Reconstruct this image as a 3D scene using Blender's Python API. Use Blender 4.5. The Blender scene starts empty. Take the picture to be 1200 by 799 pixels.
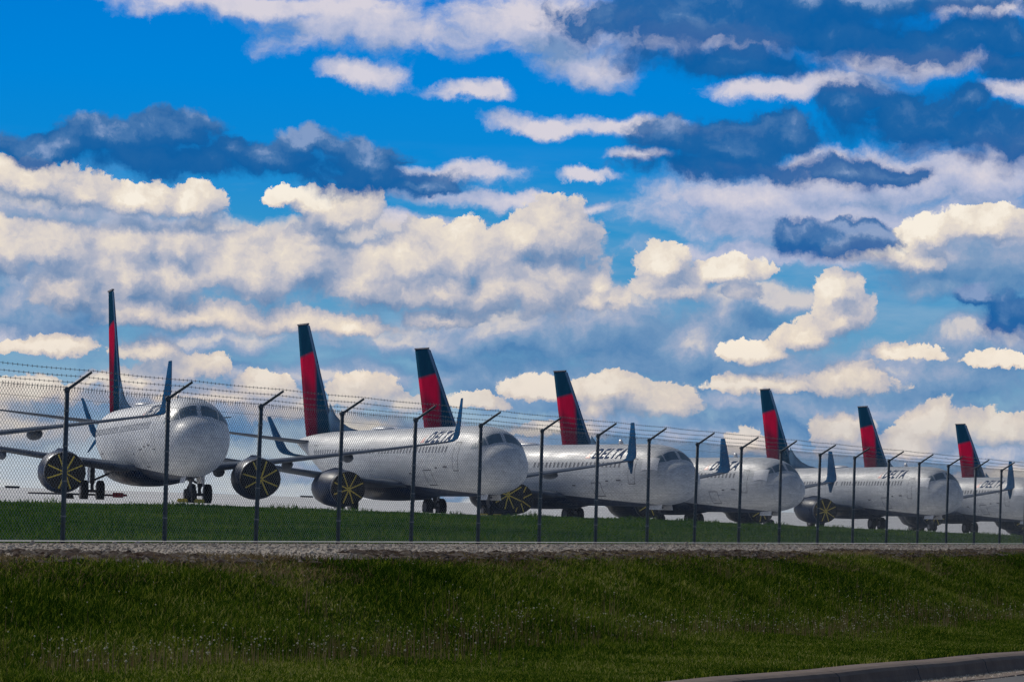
import bpy, bmesh, math, random
import numpy as np
from mathutils import Vector, Matrix
random.seed(7); RNG = np.random.default_rng(7)
S = bpy.context.scene
COL = S.collection
PI = math.pi
def srgb(r, g, b):
    f = lambda c: ((c/255)/12.92) if c/255 <= .04045 else (((c/255)+.055)/1.055)**2.4
    return (f(r), f(g), f(b), 1)
# ------------------------------------------------------------------ geometry frame
FPX, VH, ROLL = 4200.0, 627.0, 0.031          # focal length in photo pixels, horizon row, camera roll
TD = Vector((.3554, .9347)); ND = Vector((-.9347, .3554))     # along the fence / away from the road
def nt(n, t): return (TD.x*t+ND.x*n, TD.y*t+ND.y*n)
def lerp(x, xs, ys): return float(np.interp(x, xs, ys))

# ------------------------------------------------------------------ helpers
def mesh_obj(name, bm, mat, parent=None, smooth=False):
    me = bpy.data.meshes.new(name); bm.to_mesh(me); bm.free()
    return link(name, me, mat, parent, smooth)
def link(name, me, mat, parent=None, smooth=False):
    mats = mat if isinstance(mat, (list, tuple)) else [mat]
    for m in mats: me.materials.append(m)
    if smooth: me.polygons.foreach_set('use_smooth', [True]*len(me.polygons))
    o = bpy.data.objects.new(name, me); COL.objects.link(o)
    if parent: o.parent = parent
    return o
def np_mesh(name, verts, faces, mat, parent=None, smooth=False):
    """verts (N,3) array, faces (M,k) array with k corners each"""
    me = bpy.data.meshes.new(name)
    verts = np.asarray(verts, dtype=np.float32); faces = np.asarray(faces, dtype=np.int32)
    m, k = faces.shape
    me.vertices.add(len(verts)); me.vertices.foreach_set('co', verts.ravel())
    me.loops.add(m*k); me.loops.foreach_set('vertex_index', faces.ravel())
    me.polygons.add(m); me.polygons.foreach_set('loop_start', np.arange(0, m*k, k, dtype=np.int32))
    me.polygons.foreach_set('loop_total', np.full(m, k, dtype=np.int32))
    me.update(calc_edges=True); me.validate()
    return link(name, me, mat, parent, smooth)
def empty(name, loc):
    o = bpy.data.objects.new(name, None); o.location = loc; COL.objects.link(o); return o
def tag(o, label=None, cat=None, group=None, kind=None):
    if label: o['label'] = label
    if cat: o['category'] = cat
    if group: o['group'] = group
    if kind: o['kind'] = kind
    return o
def copy_tree(o, parent=None, skip=()):
    c = o.copy(); COL.objects.link(c); c.parent = parent
    for ch in list(KIDS.get(o, [])) or list(o.children):
        if ch.name.split('.')[0] in skip: continue
        copy_tree(ch, c, skip)
    return c
KIDS = {}
def tube(bm, p0, p1, r0, r1=None, n=10, caps=True):
    p0, p1 = Vector(p0), Vector(p1); r1 = r0 if r1 is None else r1
    d = (p1-p0).normalized(); a = d.orthogonal().normalized(); b = d.cross(a)
    A = [bm.verts.new(p0+(a*math.cos(2*PI*i/n)+b*math.sin(2*PI*i/n))*r0) for i in range(n)]
    B = [bm.verts.new(p1+(a*math.cos(2*PI*i/n)+b*math.sin(2*PI*i/n))*r1) for i in range(n)]
    for i in range(n): bm.faces.new((A[i], A[(i+1) % n], B[(i+1) % n], B[i]))
    if caps: bm.faces.new(A[::-1]); bm.faces.new(B)
def box(bm, c, s, rot=None):
    m = Matrix.Translation(c) @ (rot.to_4x4() if rot else Matrix()) @ Matrix.Diagonal((s[0], s[1], s[2], 1))
    return bmesh.ops.create_cube(bm, size=1, matrix=m)['verts']
def loft(bm, loops, closed=True, caps=True):
    R = [[bm.verts.new(p) for p in L] for L in loops]
    n = len(R[0])
    for A, B in zip(R, R[1:]):
        for i in range(n if closed else n-1):
            try: bm.faces.new((A[i], A[(i+1) % n], B[(i+1) % n], B[i]))
            except ValueError: pass
    if caps:
        bm.faces.new(R[0][::-1]); bm.faces.new(R[-1])
    bmesh.ops.recalc_face_normals(bm, faces=bm.faces)
    return R

# ------------------------------------------------------------------ materials
class NT:
    def __init__(s, tree): s.t = tree; s.n = tree.nodes; s.l = tree.links
    def add(s, typ, **kw):
        nd = s.n.new(typ)
        for k, v in kw.items():
            if hasattr(nd, k): setattr(nd, k, v)
        return nd
    def put(s, nd, idx, v):
        if v is None: return
        if hasattr(v, 'is_output') or isinstance(v, bpy.types.NodeSocket): s.l.new(v, nd.inputs[idx])
        else: nd.inputs[idx].default_value = v
    def math(s, op, a, b=None, c=None, clamp=False):
        nd = s.n.new('ShaderNodeMath'); nd.operation = op; nd.use_clamp = clamp
        s.put(nd, 0, a); s.put(nd, 1, b); s.put(nd, 2, c); return nd.outputs[0]
    def vec(s, op, a, b=None, c=None, out=0):
        nd = s.n.new('ShaderNodeVectorMath'); nd.operation = op
        s.put(nd, 0, a); s.put(nd, 1, b); s.put(nd, 2, c); return nd.outputs[out]
    def mix(s, f, a, b, blend='MIX'):
        nd = s.n.new('ShaderNodeMix'); nd.data_type = 'RGBA'; nd.blend_type = blend
        s.put(nd, 0, f); s.put(nd, 6, a); s.put(nd, 7, b); return nd.outputs[2]
    def noise(s, v, scale, detail=4, rough=.5, dist=0, out=0, lac=2.0, dim='3D'):
        nd = s.n.new('ShaderNodeTexNoise'); nd.noise_dimensions = dim
        if v is not None: s.l.new(v, nd.inputs['Vector'])
        nd.inputs['Scale'].default_value = scale; nd.inputs['Detail'].default_value = detail
        nd.inputs['Roughness'].default_value = rough; nd.inputs['Distortion'].default_value = dist
        nd.inputs['Lacunarity'].default_value = lac
        return nd.outputs[out]
    def ramp(s, f, stops, interp='LINEAR'):
        nd = s.n.new('ShaderNodeValToRGB'); nd.color_ramp.interpolation = interp
        e = nd.color_ramp.elements
        while len(e) < len(stops): e.new(.5)
        for i, (p, c) in enumerate(stops): e[i].position = p; e[i].color = c
        s.put(nd, 0, f); return nd.outputs[0]
    def maprange(s, v, a, b, c=0, d=1, kind='LINEAR'):
        nd = s.n.new('ShaderNodeMapRange'); nd.interpolation_type = kind
        s.put(nd, 0, v); s.put(nd, 1, a); s.put(nd, 2, b); s.put(nd, 3, c); s.put(nd, 4, d); return nd.outputs[0]
def material(name, rough=.5, metal=0, color=(.5, .5, .5, 1), **kw):
    m = bpy.data.materials.new(name); m.use_nodes = True
    t = NT(m.node_tree); b = m.node_tree.nodes['Principled BSDF']
    b.inputs['Base Color'].default_value = color; b.inputs['Roughness'].default_value = rough
    b.inputs['Metallic'].default_value = metal
    for k, v in kw.items(): b.inputs[k.replace('_', ' ')].default_value = v
    return m, t, b
def bump(t, b, h, strength=.5, dist=.02):
    nd = t.add('ShaderNodeBump'); nd.inputs['Strength'].default_value = strength; nd.inputs['Distance'].default_value = dist
    t.l.new(h, nd.inputs['Height']); t.l.new(nd.outputs[0], b.inputs['Normal'])
def obj_co(t): return t.add('ShaderNodeTexCoord').outputs['Object']
def pos_co(t): return t.add('ShaderNodeNewGeometry').outputs['Position']
def simple(name, color, rough=.5, metal=0, var=.25, scale=3, bumpy=0, **kw):
    m, t, b = material(name, rough, metal, color, **kw)
    co = obj_co(t); n = t.noise(co, scale, 6, .6)
    f = t.maprange(n, .3, .7, 1-var, 1+var)
    c = t.vec('MULTIPLY', tuple(color[:3]), None); nd = c.node; t.l.new(f, nd.inputs[1])
    t.l.new(c, b.inputs['Base Color'])
    r = t.maprange(n, .3, .7, max(.05, rough-.08), min(1, rough+.1)); t.l.new(r, b.inputs['Roughness'])
    if bumpy: bump(t, b, n, bumpy, .01)
    return m

# aircraft skin: white above, navy belly below a rising line, with streaky dirt
def skin_mat():
    m, t, b = material('white_and_navy_skin', .42); b.inputs['Specular IOR Level'].default_value = .3
    co = obj_co(t); sep = t.add('ShaderNodeSeparateXYZ'); t.l.new(co, sep.inputs[0])
    x, y, z = sep.outputs
    # object frame: x = distance behind nose
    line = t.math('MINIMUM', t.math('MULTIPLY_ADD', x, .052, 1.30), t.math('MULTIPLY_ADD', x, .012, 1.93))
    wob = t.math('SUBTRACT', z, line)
    f = t.maprange(wob, -.02, .02)
    st = t.vec('MULTIPLY', co, (.5, 2, 4)); n = t.noise(st, 1.2, 6, .6)
    n2 = t.noise(co, 6, 5, .65)
    # skin panel seams round the barrel every 1.5 m and at three heights
    fr = t.math('PINGPONG', x, .76); seam = t.math('LESS_THAN', fr, .014)
    fz = t.math('PINGPONG', t.math('ADD', z, .15), .58); seam2 = t.math('LESS_THAN', fz, .010)
    sm = t.math('MAXIMUM', seam, seam2)
    nl = t.noise(t.vec('MULTIPLY', co, (.35, 1, .9)), .8, 4, .6)
    white = t.mix(t.maprange(n, .35, .7), (.74, .75, .75, 1), (.52, .54, .56, 1))
    white = t.mix(t.maprange(nl, .42, .66, 0, .6), white, (.44, .46, .50, 1))
    white = t.mix(t.maprange(n2, .50, .72, 0, .6), white, (.30, .30, .33, 1))
    white = t.mix(t.math('MULTIPLY', sm, .55), white, (.25, .26, .29, 1))
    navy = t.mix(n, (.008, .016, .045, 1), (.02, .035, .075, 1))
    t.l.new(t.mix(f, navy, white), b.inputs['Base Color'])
    t.l.new(t.maprange(n, .3, .7, .36, .56), b.inputs['Roughness'])
    h = t.math('SUBTRACT', t.math('MULTIPLY', n2, .4), t.math('MULTIPLY', sm, .6)); bump(t, b, h, .25, .01)
    return m
def fin_mat():
    m, t, b = material('painted_fin', .65); b.inputs['Specular IOR Level'].default_value = 0.0
    co = obj_co(t); sep = t.add('ShaderNodeSeparateXYZ'); t.l.new(co, sep.inputs[0]); x, y, z = sep.outputs
    n = t.noise(t.vec('MULTIPLY', co, (1, 1, .3)), 2.2, 6, .6)
    navy = t.mix(n, (.004, .026, .058, 1), (.010, .052, .10, 1))
    red = t.mix(n, (.30, .006, .030, 1), (.50, .014, .06, 1))
    crim = t.mix(n, (.10, .010, .030, 1), (.20, .022, .05, 1))
    # z' 0 at base to 1 at tip; d = chordwise distance behind the leading edge
    le = t.math('MULTIPLY_ADD', z, .757, 26.9-TS)       # leading edge station
    d = t.math('SUBTRACT', x, le)
    top = t.maprange(t.math('SUBTRACT', z, t.math('MULTIPLY_ADD', d, -.10, 10.6)), -.12, .12)
    low = t.maprange(t.math('SUBTRACT', z, t.math('MULTIPLY_ADD', d, .62, 7.2)), .7, -.7)
    front = t.maprange(t.math('SUBTRACT', d, t.math('MULTIPLY_ADD', z, -.55, 5.7)), .45, -.15)
    c = t.mix(low, red, crim); c = t.mix(front, c, navy); c = t.mix(top, c, navy); c = t.mix(t.maprange(d, .42, .25), c, (.06, .12, .21, 1))
    t.l.new(c, b.inputs['Base Color']); return m
TS = 1.25
M = {}
M['skin'] = skin_mat(); M['fin'] = fin_mat()
M['wing'] = simple('grey_wing_paint', (.12, .145, .185, 1), .6, 0, .2, 1.5, Specular_IOR_Level=.08)
M['white'] = simple('white_panel_paint', (.70, .71, .73, 1), .35, 0, .12, 2)
M['blue'] = simple('blue_winglet_paint', (.016, .075, .175, 1), .9, 0, .25, 2, Specular_IOR_Level=0.0)
M['navy'] = simple('navy_nacelle_paint', (.008, .024, .065, 1), .38, 0, .3, 2, Specular_IOR_Level=.12)
M['metal'] = simple('bare_metal', (.22, .25, .30, 1), .35, .8, .1, 5)
M['strut'] = simple('grey_strut', (.18, .18, .19, 1), .5, .2, .3, 5)
M['rubber'] = simple('tyre_rubber', (.016, .016, .018, 1), .8, 0, .3, 8)
M['cover'] = simple('black_cover_cloth', (.012, .012, .014, 1), .7, 0, .5, 2.2, 1.0)
M['yellow'] = simple('yellow_webbing', (.66, .50, .08, 1), .7, 0, .25, 10)
M['glass'] = simple('dark_cockpit_glass', (.10, .17, .22, 1), .35, 0, .2, 5)
M['window'] = simple('cabin_window_glass', (.10, .11, .13, 1), .4, 0, .2, 5)
M['foil'] = simple('pale_foil_cover', (.80, .80, .82, 1), .45, 0, .1, 9, .8)
M['title'] = simple('navy_lettering', (.035, .075, .17, 1), .7, 0, .1, 5, Specular_IOR_Level=.03)
M['red'] = simple('red_emblem_paint', (.50, .015, .03, 1), .4, 0, .1, 5)
M['line'] = simple('grey_seam', (.10, .10, .12, 1), .6, 0, .2, 5)
M['galv'] = simple('weathered_galvanised_steel', (.060, .085, .105, 1), .7, .1, .35, 6, .2)
M['wire'] = simple('galvanised_wire', (.18, .20, .215, 1), .7, 0, .3, 6, Specular_IOR_Level=.1)
M['chock'] = simple('yellow_rubber_chock', (.55, .40, .05, 1), .7, 0, .3, 10)

# ------------------------------------------------------------------ terrain
A22 = math.radians(22); wx, wy = math.cos(A22), math.sin(A22)
GW = ([-60, 28.1, 50.3, 75.0, 95.6, 114.7, 138.9, 163.9, 189.4, 420], [.70, .70, .89, .78, .76, .83, 1.17, 1.27, .95, .95])
LIFT = .20
def G(x, y): return lerp(x*wx+y*wy, *GW)+LIFT
CT = ([-100, 40, 60, 79.5, 91, 108.7, 134.7, 173.8, 195.6, 300], [-.05, .02, .22, .38, .51, .57, .70, .70, .76, .80])
def crest(t): return lerp(t, *CT)
T0F, SLF, Z0F = 42.7, .0082, -.29
def flat(t): return Z0F+SLF*(min(max(t, 5), 118)-T0F)              # gravel shelf, rising gently along the fence
KERB = 9.33; GRAV0, GRAV1 = 16.0, 22.2; STRIP1 = 22.75; CR = 44.0; APR = 46.0; RAMP = 74.0; ZK = -1.20
LN = ([KERB+.2, 11.5, 12.9, 14.1, 15.3, GRAV0], [0, 0, .05, .38, .84, 1])
def hz(x, y):                                  # gentle lumps in the lawns
    return .05*math.sin(x*.55+y*.31)+.04*math.sin(x*.23-y*.47+1.3)+.022*math.sin(x*1.7+y*1.1)+.015*math.sin(2.9*x-1.3*y)
def ground_z(n, t):
    return float(vec_gz(np.array([float(n)]), np.array([float(t)]))[0])
def vec_gz(n, t):
    x = TD.x*t+ND.x*n; y = TD.y*t+ND.y*n
    hzv = .05*np.sin(x*.55+y*.31)+.04*np.sin(x*.23-y*.47+1.3)+.022*np.sin(x*1.7+y*1.1)+.015*np.sin(2.9*x-1.3*y)
    fl = Z0F+SLF*(np.clip(t, 5, 118)-T0F)
    near = ZK+(fl-.01-ZK)*np.interp(n, *LN)+hzv*.45*np.clip(np.minimum((n-KERB-.2), (GRAV0-n)/.8), 0, 1)
    c = np.interp(t, *CT); g = np.interp(x*wx+y*wy, *GW)+LIFT; s = (n-STRIP1)/(CR-STRIP1)
    far = np.where(s < 1, fl+(c-fl)*(s*s*(3-2*s)*.5+s*.5), c-.02*(n-CR))+hzv*.3*np.clip(np.minimum((n-STRIP1)/2, (APR-n)/2), 0, 1)
    z = np.where(n < GRAV0, near, np.where(n < STRIP1, fl, np.where(n < APR, far, c+.0+(g-c)*np.clip((n-APR)/(RAMP-APR), 0, 1))))
    return np.where(n <= KERB+.2, ZK, z)
def strip(name, n0, n1, dn, t0, t1, dt, mat, zoff=0, extra=None):
    ns = np.linspace(n0, n1, max(2, int(round((n1-n0)/dn))+1)); ts = np.linspace(t0, t1, max(2, int(round((t1-t0)/dt))+1))
    V = []
    for t in ts:
        zz = vec_gz(ns, np.full(len(ns), t))
        for n, z in zip(ns, zz):
            x, y = nt(n, t); V.append((x, y, z+zoff))
    a, b = len(ts), len(ns); F = [(i*b+j, (i+1)*b+j, (i+1)*b+j+1, i*b+j+1) for i in range(a-1) for j in range(b-1)]
    o = np_mesh(name, V, F, mat, smooth=True); tag(o, kind='structure')
    return o

def lawn_mat(name, c0, c1, c2, dry=0):
    m, t, b = material(name, .95, Specular_IOR_Level=.05); co = pos_co(t)
    n1 = t.noise(co, .35, 5, .6); n2 = t.noise(co, 9, 6, .7)
    c = t.mix(t.maprange(n1, .35, .65), c0, c1); c = t.mix(t.maprange(n2, .45, .7), c, c2)
    t.l.new(c, b.inputs['Base Color']); bump(t, b, n2, .8, .05); return m
M['lawn'] = lawn_mat('lawn_soil', (.016, .026, .006, 1), (.030, .042, .010, 1), (.030, .024, .012, 1))
M['lawn2'] = lawn_mat('verge_soil', (.022, .055, .010, 1), (.040, .075, .012, 1), (.040, .040, .016, 1))
# gravel: fine stones, dark mulch lying in patches toward the lawn side
def gravel_mat():
    m, t, b = material('gravel_and_mulch', .9); co = pos_co(t)
    v = t.add('ShaderNodeTexVoronoi'); v.inputs['Scale'].default_value = 26; t.l.new(co, v.inputs['Vector'])
    n = t.noise(co, .8, 8, .7); n3 = t.noise(co, 30, 3, .6)
    stone = t.ramp(v.outputs['Color'], [(0, (.22, .165, .12, 1)), (.5, (.42, .34, .26, 1)), (1, (.60, .52, .42, 1))])
    dotn = t.vec('DOT_PRODUCT', co, (-.9347, .3554, 0), out=1)
    edge = t.maprange(dotn, 16.0, 19.5, .58, .30)
    f = t.maprange(t.math('SUBTRACT', edge, n), -.03, .05)
    mul = t.mix(n3, (.020, .010, .007, 1), (.085, .045, .03, 1))
    t.l.new(t.mix(f, stone, mul), b.inputs['Base Color'])
    bump(t, b, v.outputs['Distance'], 1, .04); return m
M['gravel'] = gravel_mat()
def conc_mat(name, a, bb, scale=.5, joints=0):
    m, t, b = material(name, .85); co = pos_co(t)
    n = t.noise(co, scale, 8, .65); n2 = t.noise(co, 20, 5, .7)
    c = t.mix(t.maprange(n, .3, .7), a, bb); c = t.mix(t.maprange(n2, .5, .8, 0, .4), c, tuple(v*.55 for v in a[:3])+(1,))
    if joints < 0:
        j = t.math('LESS_THAN', t.math('PINGPONG', t.vec('DOT_PRODUCT', co, (TD.x, TD.y, 0), out=1), -joints/2), .022)
        c = t.mix(t.math('MULTIPLY', j, .85), c, (.015, .012, .01, 1))
    elif joints:
        r = t.add('ShaderNodeVectorRotate', rotation_type='Z_AXIS'); t.l.new(co, r.inputs[0]); r.inputs['Angle'].default_value = math.radians(-60)
        sp = t.add('ShaderNodeSeparateXYZ'); t.l.new(r.outputs[0], sp.inputs[0])
        j = t.math('MAXIMUM', t.math('LESS_THAN', t.math('PINGPONG', sp.outputs[0], joints/2), .06), t.math('LESS_THAN', t.math('PINGPONG', sp.outputs[1], joints/2), .06))
        c = t.mix(t.math('MULTIPLY', j, .8), c, (.05, .05, .05, 1))
    t.l.new(c, b.inputs['Base Color']); bump(t, b, n2, .3, .01); return m
M['apron'] = conc_mat('apron_concrete', (.62, .61, .59, 1), (.76, .75, .73, 1), .06, 7.6)
M['strip'] = conc_mat('edge_concrete', (.36, .35, .34, 1), (.50, .49, .48, 1), 1.5)
M['kerb'] = conc_mat('kerb_concrete', (.105, .068, .045, 1), (.190, .130, .090, 1), 2.2, -3)
M['asphalt'] = conc_mat('road_asphalt', (.060, .056, .054, 1), (.12, .112, .105, 1), .9)
M['far'] = lawn_mat('far_fields', (.03, .05, .015, 1), (.05, .07, .025, 1), (.04, .05, .02, 1))

TA, TB = 0, 400
# base sheet to the horizon, well below the modelled strips
np_mesh('ground', [(-6000, -6000, -3.2), (6000, -6000, -3.2), (6000, 9000, -3.2), (-6000, 9000, -3.2)], [(0, 1, 2, 3)], M['far'])
tag(bpy.data.objects['ground'], kind='structure')
road = [nt(-40, -60), nt(KERB-.62, -60), nt(KERB-.62, 400), nt(-40, 400)]
tag(np_mesh('road', [(x, y, ZK-.16) for x, y in road], [(0, 1, 2, 3)], M['asphalt']), kind='structure')
strip('lawn', KERB+.18, GRAV0+.15, .2, TA, 140, .4, M['lawn'])
strip('far_lawn', KERB+.18, GRAV0+.15, .6, 140, TB, 6, M['lawn'])
strip('gravel_path', GRAV0, GRAV1, .4, TA, TB, 1.0, M['gravel'], .012)
strip('concrete_edging', GRAV1, STRIP1, .6, TA, TB, 4, M['strip'], .035)
strip('grass_verge', STRIP1, APR, .6, TA, TB+60, 1.5, M['lawn2'])
# apron and, beyond the aircraft, the pavement climbing to the runway crest
V = []
ns = [APR-.3, APR+4, APR+10, 62, 68, RAMP, 84, 96, 110, 130, 150, 175, 200, 240, 300, 340, 800]; ts = list(np.arange(-120, 2600, 10.0))
for t in ts:
    for n in ns:
        x, y = nt(n, t); rise = lerp(math.hypot(x, y), [0, 300, 600, 900, 3000], [0, .4, 4.1, 4.6, 4.6])*lerp(n, [0, 90, 150], [0, 0, 1])
        V.append((x, y, float(vec_gz(np.array([max(n, APR)]), np.array([t]))[0])+rise-(.12 if n < APR else .03 if n < APR+1 else 0)))
b_ = len(ns); F = [(i*b_+j, (i+1)*b_+j, (i+1)*b_+j+1, i*b_+j+1) for i in range(len(ts)-1) for j in range(b_-1)]
tag(np_mesh('apron', V, F, M['apron'], smooth=True), kind='structure')
# kerb with a rounded nose, gutter pan
prof = [(KERB-.62, ZK-.148), (KERB-.20, ZK-.165), (KERB-.17, ZK-.10), (KERB-.155, ZK-.04), (KERB-.12, ZK-.008), (KERB-.06, ZK+.01), (KERB+.04, ZK+.016), (KERB+.16, ZK+.014), (KERB+.2, ZK), (KERB+.2, ZK-.3), (KERB-.62, ZK-.3)]
bm = bmesh.new(); loops = []
for t in np.arange(0, 300, 1.5):
    w = .006*math.sin(t*1.3)
    loops.append([(*nt(n, t), z+w) for n, z in prof])
loft(bm, loops); tag(mesh_obj('kerb', bm, M['kerb'], smooth=False), kind='structure')

# ------------------------------------------------------------------ grass
def in_view(x, y, z, m=60):
    u = 600+FPX*x/np.maximum(y, .1); return (y > 3) & (u > -m) & (u < 1200+m)
def rand_strip(N, n0, n1, t0, t1, tpow=1.0):
    n = RNG.uniform(n0, n1, N); t = t0+(t1-t0)*RNG.uniform(0, 1, N)**tpow
    x = TD.x*t+ND.x*n; y = TD.y*t+ND.y*n; k = in_view(x, y, 0); return n[k], t[k], x[k], y[k]
def patch(x, y, k=1.0):
    return (np.sin(x*.9*k+1.7*np.sin(y*.35*k))+np.sin(y*.8*k+1.3*np.sin(x*.5*k+2))+.6*np.sin(2.3*k*x-1.9*k*y))/2.6
def blades(name, n, t, x, y, h, w, mat, lean=.5):
    N = len(x); z = vec_gz(n, t)-.01
    a = RNG.uniform(0, 2*PI, N); la = RNG.uniform(0, 2*PI, N); ll = RNG.uniform(0, lean, N)*h
    dx, dy = np.cos(a)*w/2, np.sin(a)*w/2
    V = np.empty((N, 5, 3)); mx, my = np.cos(la)*ll*.35, np.sin(la)*ll*.35
    V[:, 0] = np.stack([x-dx, y-dy, z], 1); V[:, 1] = np.stack([x+dx, y+dy, z], 1)
    V[:, 2] = np.stack([x+mx+dx*.8, y+my+dy*.8, z+h*.6], 1); V[:, 3] = np.stack([x+mx-dx*.8, y+my-dy*.8, z+h*.6], 1)
    V[:, 4] = np.stack([x+np.cos(la)*ll, y+np.sin(la)*ll, z+h], 1)
    i = np.arange(N)*5
    F = np.concatenate([np.stack([i, i+1, i+2], 1), np.stack([i, i+2, i+3], 1), np.stack([i+3, i+2, i+4], 1)])
    return np_mesh(name, V.reshape(-1, 3), F, mat)
def blade_mat(name, stops, dryness=.5):
    m, t, b = material(name, .8, Specular_IOR_Level=0.0); g = t.add('ShaderNodeNewGeometry')
    n = t.noise(g.outputs['Position'], .45, 4, .6); n2 = t.noise(t.vec('MULTIPLY', g.outputs['Position'], (1, .45, 1)), .16, 4, .6)
    rp = t.math('POWER', g.outputs['Random Per Island'], 1.8)
    f = t.math('ADD', t.math('MULTIPLY', rp, .80), t.math('MULTIPLY_ADD', n, 1.1, -.38))
    f = t.math('ADD', f, t.math('MULTIPLY_ADD', n2, 1.3, -.65), clamp=True)
    c = t.ramp(f, stops); t.l.new(c, b.inputs['Base Color'])
    tr = t.add('ShaderNodeBsdfTranslucent'); t.l.new(c, tr.inputs[0])
    ms = t.add('ShaderNodeMixShader'); ms.inputs[0].default_value = .3
    t.l.new(b.outputs[0], ms.inputs[1]); t.l.new(tr.outputs[0], ms.inputs[2])
    t.l.new(ms.outputs[0], t.n['Material Output'].inputs[0]); return m
M['blade'] = blade_mat('lawn_blades', [(0, (.012, .030, .003, 1)), (.35, (.040, .085, .007, 1)), (.62, (.110, .160, .012, 1)), (.82, (.24, .27, .03, 1)), (1, (.40, .36, .12, 1))])
M['blade2'] = blade_mat('verge_blades', [(0, (.018, .065, .008, 1)), (.5, (.065, .16, .016, 1)), (1, (.19, .25, .04, 1))])
M['dry'] = blade_mat('dry_stalks', [(0, (.09, .06, .03, 1)), (.5, (.20, .15, .07, 1)), (1, (.30, .24, .13, 1))])
n, t, x, y = rand_strip(1400000, KERB+.25, GRAV0, 22, 130, 1.35)
p = patch(x, y); k = RNG.uniform(0, 1, len(x)) < np.where(n < GRAV0-.8, 1, (GRAV0-n)/.8*.9+.1); n, t, x, y, p = n[k], t[k], x[k], y[k], p[k]
mown = (n < 12.0)
h = np.where(mown, .045, .065+.030*p)*RNG.uniform(.6, 1.4, len(x)); w = RNG.uniform(.005, .010, len(x))*(1+t/70)
tag(blades('lawn_grass', n, t, x, y, h, w, M['blade'], .9), 'rough dark green lawn grass sloping from kerb to gravel', 'grass', kind='stuff')
n, t, x, y = rand_strip(700000, STRIP1+.1, APR-.2, 34, 260, 1.1)
p = patch(x, y, .6); q_ = np.maximum(0, patch(x, y, 2.1)-.35)*np.where(n > 41, 2.6, .8); h = (.07+.03*p)*(1+q_)*RNG.uniform(.5, 1.4, len(x)); w = RNG.uniform(.008, .018, len(x))*(1+t/90)
tag(blades('verge_grass', n, t, x, y, h, w, M['blade2'], .7), 'even green grass bank between the fence and the airliners', 'grass', kind='stuff')
# weeds with pale seed heads standing in the dip behind the kerb, thin elsewhere
def weeds():
    Vs, Fs, Vh, Fh = [], [], [], []
    def one(nn, tt, hgt, head):
        x, y = nt(nn, tt); z = ground_z(nn, tt); l = random.uniform(-.12, .12)*hgt; l2 = random.uniform(-.12, .12)*hgt
        i = len(Vs); w = .0028*(1+tt/60)
        a = random.uniform(0, PI); dx, dy = math.cos(a)*w, math.sin(a)*w
        Vs.extend([(x-dx, y-dy, z), (x+dx, y+dy, z), (x+l, y+l2, z+hgt)]); Fs.append((i, i+1, i+2))
        i = len(Vs); Vs.extend([(x-dy, y+dx, z), (x+dy, y-dx, z), (x+l, y+l2, z+hgt)]); Fs.append((i, i+1, i+2))
        if head > 0:
            i = len(Vh); c = (x+l, y+l2, z+hgt)
            for dx, dy, dz in ((1, 0, 0), (-1, 0, 0), (0, 1, 0), (0, -1, 0), (0, 0, 1), (0, 0, -1)): Vh.append((c[0]+dx*head, c[1]+dy*head, c[2]+dz*head))
            for f in ((0, 2, 4), (2, 1, 4), (1, 3, 4), (3, 0, 4), (2, 0, 5), (1, 2, 5), (3, 1, 5), (0, 3, 5)): Fh.append(tuple(i+q for q in f))
    for _ in range(3600):
        tt = 24+60*random.random()**1.2; nn = random.gauss(12.9, .22+.25*(.5+.5*math.sin(tt*.9)))+.25*math.sin(tt*.4)
        one(nn, tt, random.uniform(.08, .26), random.uniform(.003, .010)*(1.3 if random.random() < .1 else .9) if random.random() < .45 else 0)
    for _ in range(1500):
        tt = 22+80*random.random(); nn = random.uniform(12.2, 15.8)
        x, y = nt(nn, tt)
        one(nn, tt, random.uniform(.08, .24), random.uniform(.003, .008) if random.random() < .3 else 0)
    for c in range(26):                         # tall clumps
        tt = random.uniform(26, 76); nn = random.uniform(12.4, 15.2)
        for q in range(14): one(nn+random.gauss(0, .08), tt+random.gauss(0, .2), random.uniform(.18, .42), .006 if random.random() < .4 else 0)
    a = np_mesh('weed_stalks', Vs, Fs, M['dry']); tag(a, 'thin pale dry stalks standing in the lawn', 'weeds', kind='stuff')
    m, t_, b = material('seed_head_white', .9, 0, (.58, .53, .36, 1))
    a = np_mesh('seed_heads', Vh, Fh, m); tag(a, 'small whitish seed heads and clover flowers dotting the lawn', 'weeds', kind='stuff')
weeds()
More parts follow.
